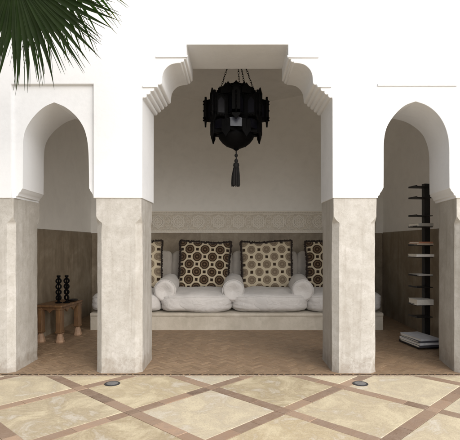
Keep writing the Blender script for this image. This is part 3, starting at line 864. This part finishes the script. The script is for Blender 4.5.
add_lathe(bm, [(.02, 0), (.045, .006), (.058, .022), (.055, .023), (.04, .010), (.002, .006)], 20)
tag(link('small_dish', bm, M_BLACKW, smooth=40, loc=(X(71.5, 4.74), 4.74 - D + .03, tz + .0105)), 'small dark dish beside the candlesticks on the low table', 'dish')

# ================================================================== BOOK TOWER
brz = R(10)
bc = Vector((1.800, 4.42 - D, 0.013))
case = tag(empty('book_tower', bc, brz), 'tall narrow black book tower with thin shelves inside the right arch', 'bookcase')
SX, SYY = .094, .030           # spine offset from the shelf centre
bm = bmesh.new(); add_box(bm, (SX, SYY, .80), (.062, .05, 1.585)); link('spine', bm, M_BLACKW, case, bevel=.003)
bm = bmesh.new(); add_box(bm, (0, 0, .012), (.24, .34, .022)); link('base_plate', bm, M_BLACKW, case, bevel=.003)
ys = [187, 198, 216, 227, 245.5, 257, 275.5, 287, 304.5, 316.5]
sz = []
for y in ys:
    z = Z(y, 4.38) - .013; sz.append(z)
    bm = bmesh.new(); add_box(bm, (.004, -.02, z), (.168, .15, .008)); add_box(bm, (-.080, -.02, z + .004), (.006, .15, .016))
    link('shelf', bm, M_BLACKW, case, bevel=.0015)
mt_book = {}
def book_mat(c):
    if c not in mt_book: mt_book[c] = mat_simple('book_cover', c, .5, 0, 30, .12, .05)
    return mt_book[c]
M_PAGE = mat_simple('paper', (.66, .63, .56), .9, 0, 120, .12, .4)
def book(lx, ly, z, w, d, h, c, lb, rz=0.0, group=None):
    # lies flat: spine of the book towards the viewer; origin under its middle
    p = Matrix.Rotation(brz, 3, 'Z') @ Vector((lx, ly, 0)) + bc
    o = tag(empty('book', (p.x, p.y, bc.z + z), brz + rz), lb, 'book', group)
    bm = bmesh.new(); t = min(.003, h * .18)
    add_box(bm, (0, 0, t / 2), (w, d, t)); add_box(bm, (0, 0, h - t / 2), (w, d, t)); add_box(bm, (0, -d / 2 + t / 2, h / 2), (w, t, h - 2 * t - .0004))
    link('cover', bm, book_mat(c), o)
    bm = bmesh.new(); add_box(bm, (0, .001, h / 2), (w - .008, d - t * 2 - .006, h - 2 * t - .0008)); link('pages', bm, M_PAGE, o)
    return o
G = 'books lying on the black tower'
Wt = (.66, .64, .60)
book(.000, -.03, sz[3] + .0045, .165, .16, .030, (.40, .39, .36), 'grey-white book, highest of those lying on the black tower', R(4), G)
book(.000, -.03, sz[4] + .0045, .165, .17, .016, (.50, .42, .34), 'beige book under a rusty pink one on the black tower', R(-2), G)
book(.000, -.03, sz[4] + .0207, .155, .16, .016, (.52, .24, .15), 'rusty pink book lying on a beige one on the black tower', R(3), G)
book(.000, -.03, sz[5] + .0045, .180, .17, .024, (.78, .76, .72), 'bright white book alone on the shelf below the pink one', R(-3), G)
book(.000, -.03, sz[6] + .0045, .150, .17, .009, (.62, .60, .57), 'very thin pale booklet midway down the black tower', R(2), G)
book(.000, -.03, sz[8] + .0045, .170, .17, .052, (.62, .60, .56), 'thick whitish book on the second lowest filled shelf of the tower', R(-4), G)
hh = .023
specs = [(.245, .34, .022, (.05, .05, .06), 'dark thick book at the bottom of the floor stack', 0),
         (.250, .345, .020, (.60, .60, .62), 'pale large book second from the bottom of the floor stack', 2),
         (.240, .33, .018, (.06, .06, .075), 'dark book second from the top of the floor stack', -2),
         (.235, .335, .019, (.50, .51, .54), 'grey large book at the top of the floor stack', 3)]
for (w, d, h, c, lb, rz) in specs:
    book(-.036, -.06, hh + .0005, w * .86, d, h, c, lb, R(rz), 'large books stacked at the foot of the black tower'); hh += h + .0006

# ================================================================== FLOOR LIGHTS
for px, lb in ((112.3, 'small round recessed floor light in front of the left inner pier'), (360.3, 'small round recessed floor light in front of the right inner pier')):
    d = 3.225
    o = tag(empty('floor_light', (X(px, d), d - D, 0)), lb, 'floor light', 'recessed lights in the paving')
    bm = bmesh.new(); n = 32
    add_lathe(bm, [(.056, -.006), (.056, .002), (.052, .0045), (.043, .0045), (.041, .001), (.041, -.006)], n); link('rim', bm, M_STEEL, o, smooth=40)
    bm = bmesh.new(); add_lathe(bm, [(.041, -.004), (.041, .0042), (.02, .0052), (.001, .0054)], n); link('lens', bm, M_LENS, o, smooth=40)

# ================================================================== PALM
pc = Vector((-1.80, -1.62, 0))
palm = tag(empty('fan_palm', pc), 'dark green fan palm whose drooping leaf hangs into the upper left corner', 'palm tree')
crown = Vector((0, 0, 2.80))
bm = bmesh.new(); n = 14; rings = []
for k in range(57):
    z = -.02 + 2.86 * k / 56; r = .105 + .02 * (1 - z / 2.8) + (.010 if k % 2 else 0) + .02 * max(0, (z - 2.3) / .5)
    rings.append([bm.verts.new(((r + .012 * noise.noise(Vector((math.cos(a) * 3, math.sin(a) * 3, z * 9)))) * math.cos(a), (r + .012 * noise.noise(Vector((math.cos(a) * 3, math.sin(a) * 3 + 5, z * 9)))) * math.sin(a), z)) for a in [2 * math.pi * i / n for i in range(n)]])
for a, b in zip(rings, rings[1:]):
    for i in range(n): bm.faces.new((a[i], a[(i + 1) % n], b[(i + 1) % n], b[i]))
bm.faces.new(rings[-1])
link('trunk', bm, M_TRUNK, palm, smooth=40)
def leaf_bm(L, seed, span=250, step=5.0, droop=.20, fuse=.44, bright=1.0):
    # fan leaf in the local XZ plane, middle rib along +X, seen from -Y
    bm = bmesh.new(); lay = bm.loops.layers.color.new('tint'); rn = random.Random(seed)
    nb = int(span / step); NS = 16
    for b in range(nb):
        a = R(-span / 2 + step * (b + .5) + rn.uniform(-.9, .9))
        ed = abs(-span / 2 + step * (b + .5)) / (span / 2)
        ln = L * (1 - .16 * ed ** 2) * rn.uniform(.93, 1.04)
        fz_ = (-1) ** b * .006
        g_ = rn.uniform(.7, 1.3) * bright
        tint = (0.046 * g_, 0.096 * g_, 0.010 * g_, 1)
        half_a = R(step) * .62
        bend = rn.uniform(-.12, .12); dr = droop * rn.uniform(.7, 1.4); grav = .05 * rn.uniform(.3, 1.6)
        prev = None
        for s in range(NS + 1):
            t = .03 + .97 * s / NS
            r = ln * t
            full = r * math.tan(half_a)
            wid = full if t < fuse else (fuse * ln * math.tan(half_a)) * max(.02, (1 - (t - fuse) / (1 - fuse)) ** 1.05)
            aa = a + bend * max(0, t - fuse) ** 1.5
            c = Vector((math.cos(aa) * r, 0, math.sin(aa) * r)); side = Vector((-math.sin(aa), 0, math.cos(aa)))
            c.y = -(dr * L * (t ** 2.2)) * .6 + .05 * L * t; c.z -= grav * L * max(0, t - .5) ** 2 * 4 * .5
            fold = wid * .55
            row = [bm.verts.new(c - side * wid + Vector((0, 0, 0))), bm.verts.new(c + Vector((0, fold, 0))), bm.verts.new(c + side * wid)]
            if prev:
                for i in range(2):
                    f = bm.faces.new((prev[i], prev[i + 1], row[i + 1], row[i]))
                    tt = tint if t < .9 else (tint[0] * 2.6, tint[1] * 1.35, tint[2] * 1.3, 1)
                    for l in f.loops: l[lay] = tt
            prev = row
        for q in range(2):          # hair-thin split ends
            if rn.random() < .3: continue
            sgn = 1 if q else -1; da = sgn * R(rn.uniform(1.0, 2.6)); t0 = rn.uniform(.52, .72); prev = None
            for s in range(8):
                t = t0 + (rn.uniform(.9, 1.0) - t0) * s / 7 if s == 7 else t0 + (.96 - t0) * s / 7
                r = ln * t; f_ = (t - t0) / (1 - t0); aa = a + bend * max(0, t - fuse) ** 1.5 + da * (1 - .3 * f_)
                c = Vector((math.cos(aa) * r, 0, math.sin(aa) * r)); side = Vector((-math.sin(aa), 0, math.cos(aa)))
                c.y = -(dr * L * (t ** 2.2)) * .6 + .05 * L * t - .004; c.z -= grav * L * max(0, t - .5) ** 2 * 2
                wd = .0026 * (1 - .75 * f_)
                row = [bm.verts.new(c - side * wd), bm.verts.new(c + side * wd)]
                if prev:
                    f = bm.faces.new((prev[0], prev[1], row[1], row[0]))
                    for l in f.loops: l[lay] = (tint[0] * 1.6, tint[1] * 1.1, tint[2] * 1.2, 1)
                prev = row
    return bm
def leaf(hub, direction_deg, L, seed, tiltz=0.0, tiltx=0.0, petiole=True, **kw):
    hub = Vector(hub) - pc
    o = link('leaf', leaf_bm(L, seed, **kw), M_LEAF, palm, smooth=70)
    o.matrix_parent_inverse = Matrix.Identity(4)
    o.location = hub; o.rotation_mode = 'XYZ'
    m = Matrix.Rotation(tiltz, 4, 'Z') @ Matrix.Rotation(tiltx, 4, 'X') @ Matrix.Rotation(-R(direction_deg), 4, 'Y')
    o.rotation_euler = m.to_euler()
    bm = bmesh.new(); st = crown + Vector((hub.x * .08, hub.y * .08, -.1))
    mid = st.lerp(hub, .5) + Vector((0, 0, .16))
    pts = [((1 - t) ** 2) * st + 2 * t * (1 - t) * mid + t * t * hub for t in [k / 10 for k in range(11)]]
    inv = o.matrix_basis.inverted()
    add_tube(bm, [inv @ p for p in pts], [.016 - .007 * k / 10 for k in range(11)], 7)
    link('petiole', bm, M_LEAF, o, smooth=60)
    return o
d1 = 2.02; leaf((X(13, d1), d1 - D, Z(-26, d1)), -60, .515, 3, R(6), R(8), span=260, step=5.0, droop=.14, fuse=.50)
d2 = 2.30; leaf((X(30, d2), d2 - D, Z(-70, d2)), -52, .70, 9, R(-8), R(10), span=230, step=4.2, droop=.20, bright=2.6, fuse=.46)  # rear leaf: tint raised to stand in for the light on it
# the rest of the crown, above and to the left of the view
for k, (ox, oy, oz, dg, tz_) in enumerate(((-.55, -.35, .15, 200, 20), (-.60, .30, .05, 215, -25), (-.15, -.55, .40, 120, 60), (-.30, .45, .45, 135, -70), (.25, -.2, .75, 75, 35), (-.1, .1, .85, 95, -10), (-.5, 0, .55, 160, 5), (.45, .1, .62, 40, -20))):
    leaf((pc.x + ox, pc.y + oy, 2.8 + oz), dg, .55, 20 + k, R(tz_), R(8 * (k % 3) - 8), span=250, step=5.5)

# ================================================================== CAMERA, LIGHT
cam = bpy.data.cameras.new('camera'); co = bpy.data.objects.new('camera', cam); col.objects.link(co)
co.location = (0, -D, ZC); co.rotation_euler = (R(90), 0, 0)
cam.sensor_width = 36; cam.lens = 36 * F / 460
cam.shift_x = -(VX - 230) / 460; cam.shift_y = (VY - 220) / 460
cam.clip_start = .05; cam.clip_end = 300
scene.camera = co

EL, AZ = 31.0, 148.0       # soft sun from the front right
w = bpy.data.worlds.new('World'); scene.world = w; w.use_nodes = True
nt = w.node_tree; bg = nt.nodes['Background']
sky = nt.nodes.new('ShaderNodeTexSky'); sky.sky_type = 'NISHITA'; sky.sun_disc = False
sky.sun_elevation = R(EL); sky.sun_rotation = R(AZ); sky.air_density = 1.0; sky.dust_density = 3.0
hs = nt.nodes.new('ShaderNodeHueSaturation'); hs.inputs['Saturation'].default_value = .5
nt.links.new(sky.outputs[0], hs.inputs['Color']); nt.links.new(hs.outputs[0], bg.inputs['Color'])
bg.inputs['Strength'].default_value = 0.15
sd = bpy.data.lights.new('sun', 'SUN'); sd.energy = 3.4; sd.angle = R(95); sd.color = (1, .985, .965)
so = bpy.data.objects.new('sun', sd); col.objects.link(so)
dv = Vector((math.sin(R(AZ)) * math.cos(R(EL)), math.cos(R(AZ)) * math.cos(R(EL)), math.sin(R(EL))))
so.rotation_euler = dv.to_track_quat('Z', 'Y').to_euler()
so.location = dv * 10
scene.view_settings.view_transform = 'Standard'; scene.view_settings.look = 'None'; scene.view_settings.exposure = 0
scene.render.engine = 'CYCLES'
scene.cycles.max_bounces = 6; scene.cycles.diffuse_bounces = 5; scene.cycles.glossy_bounces = 2
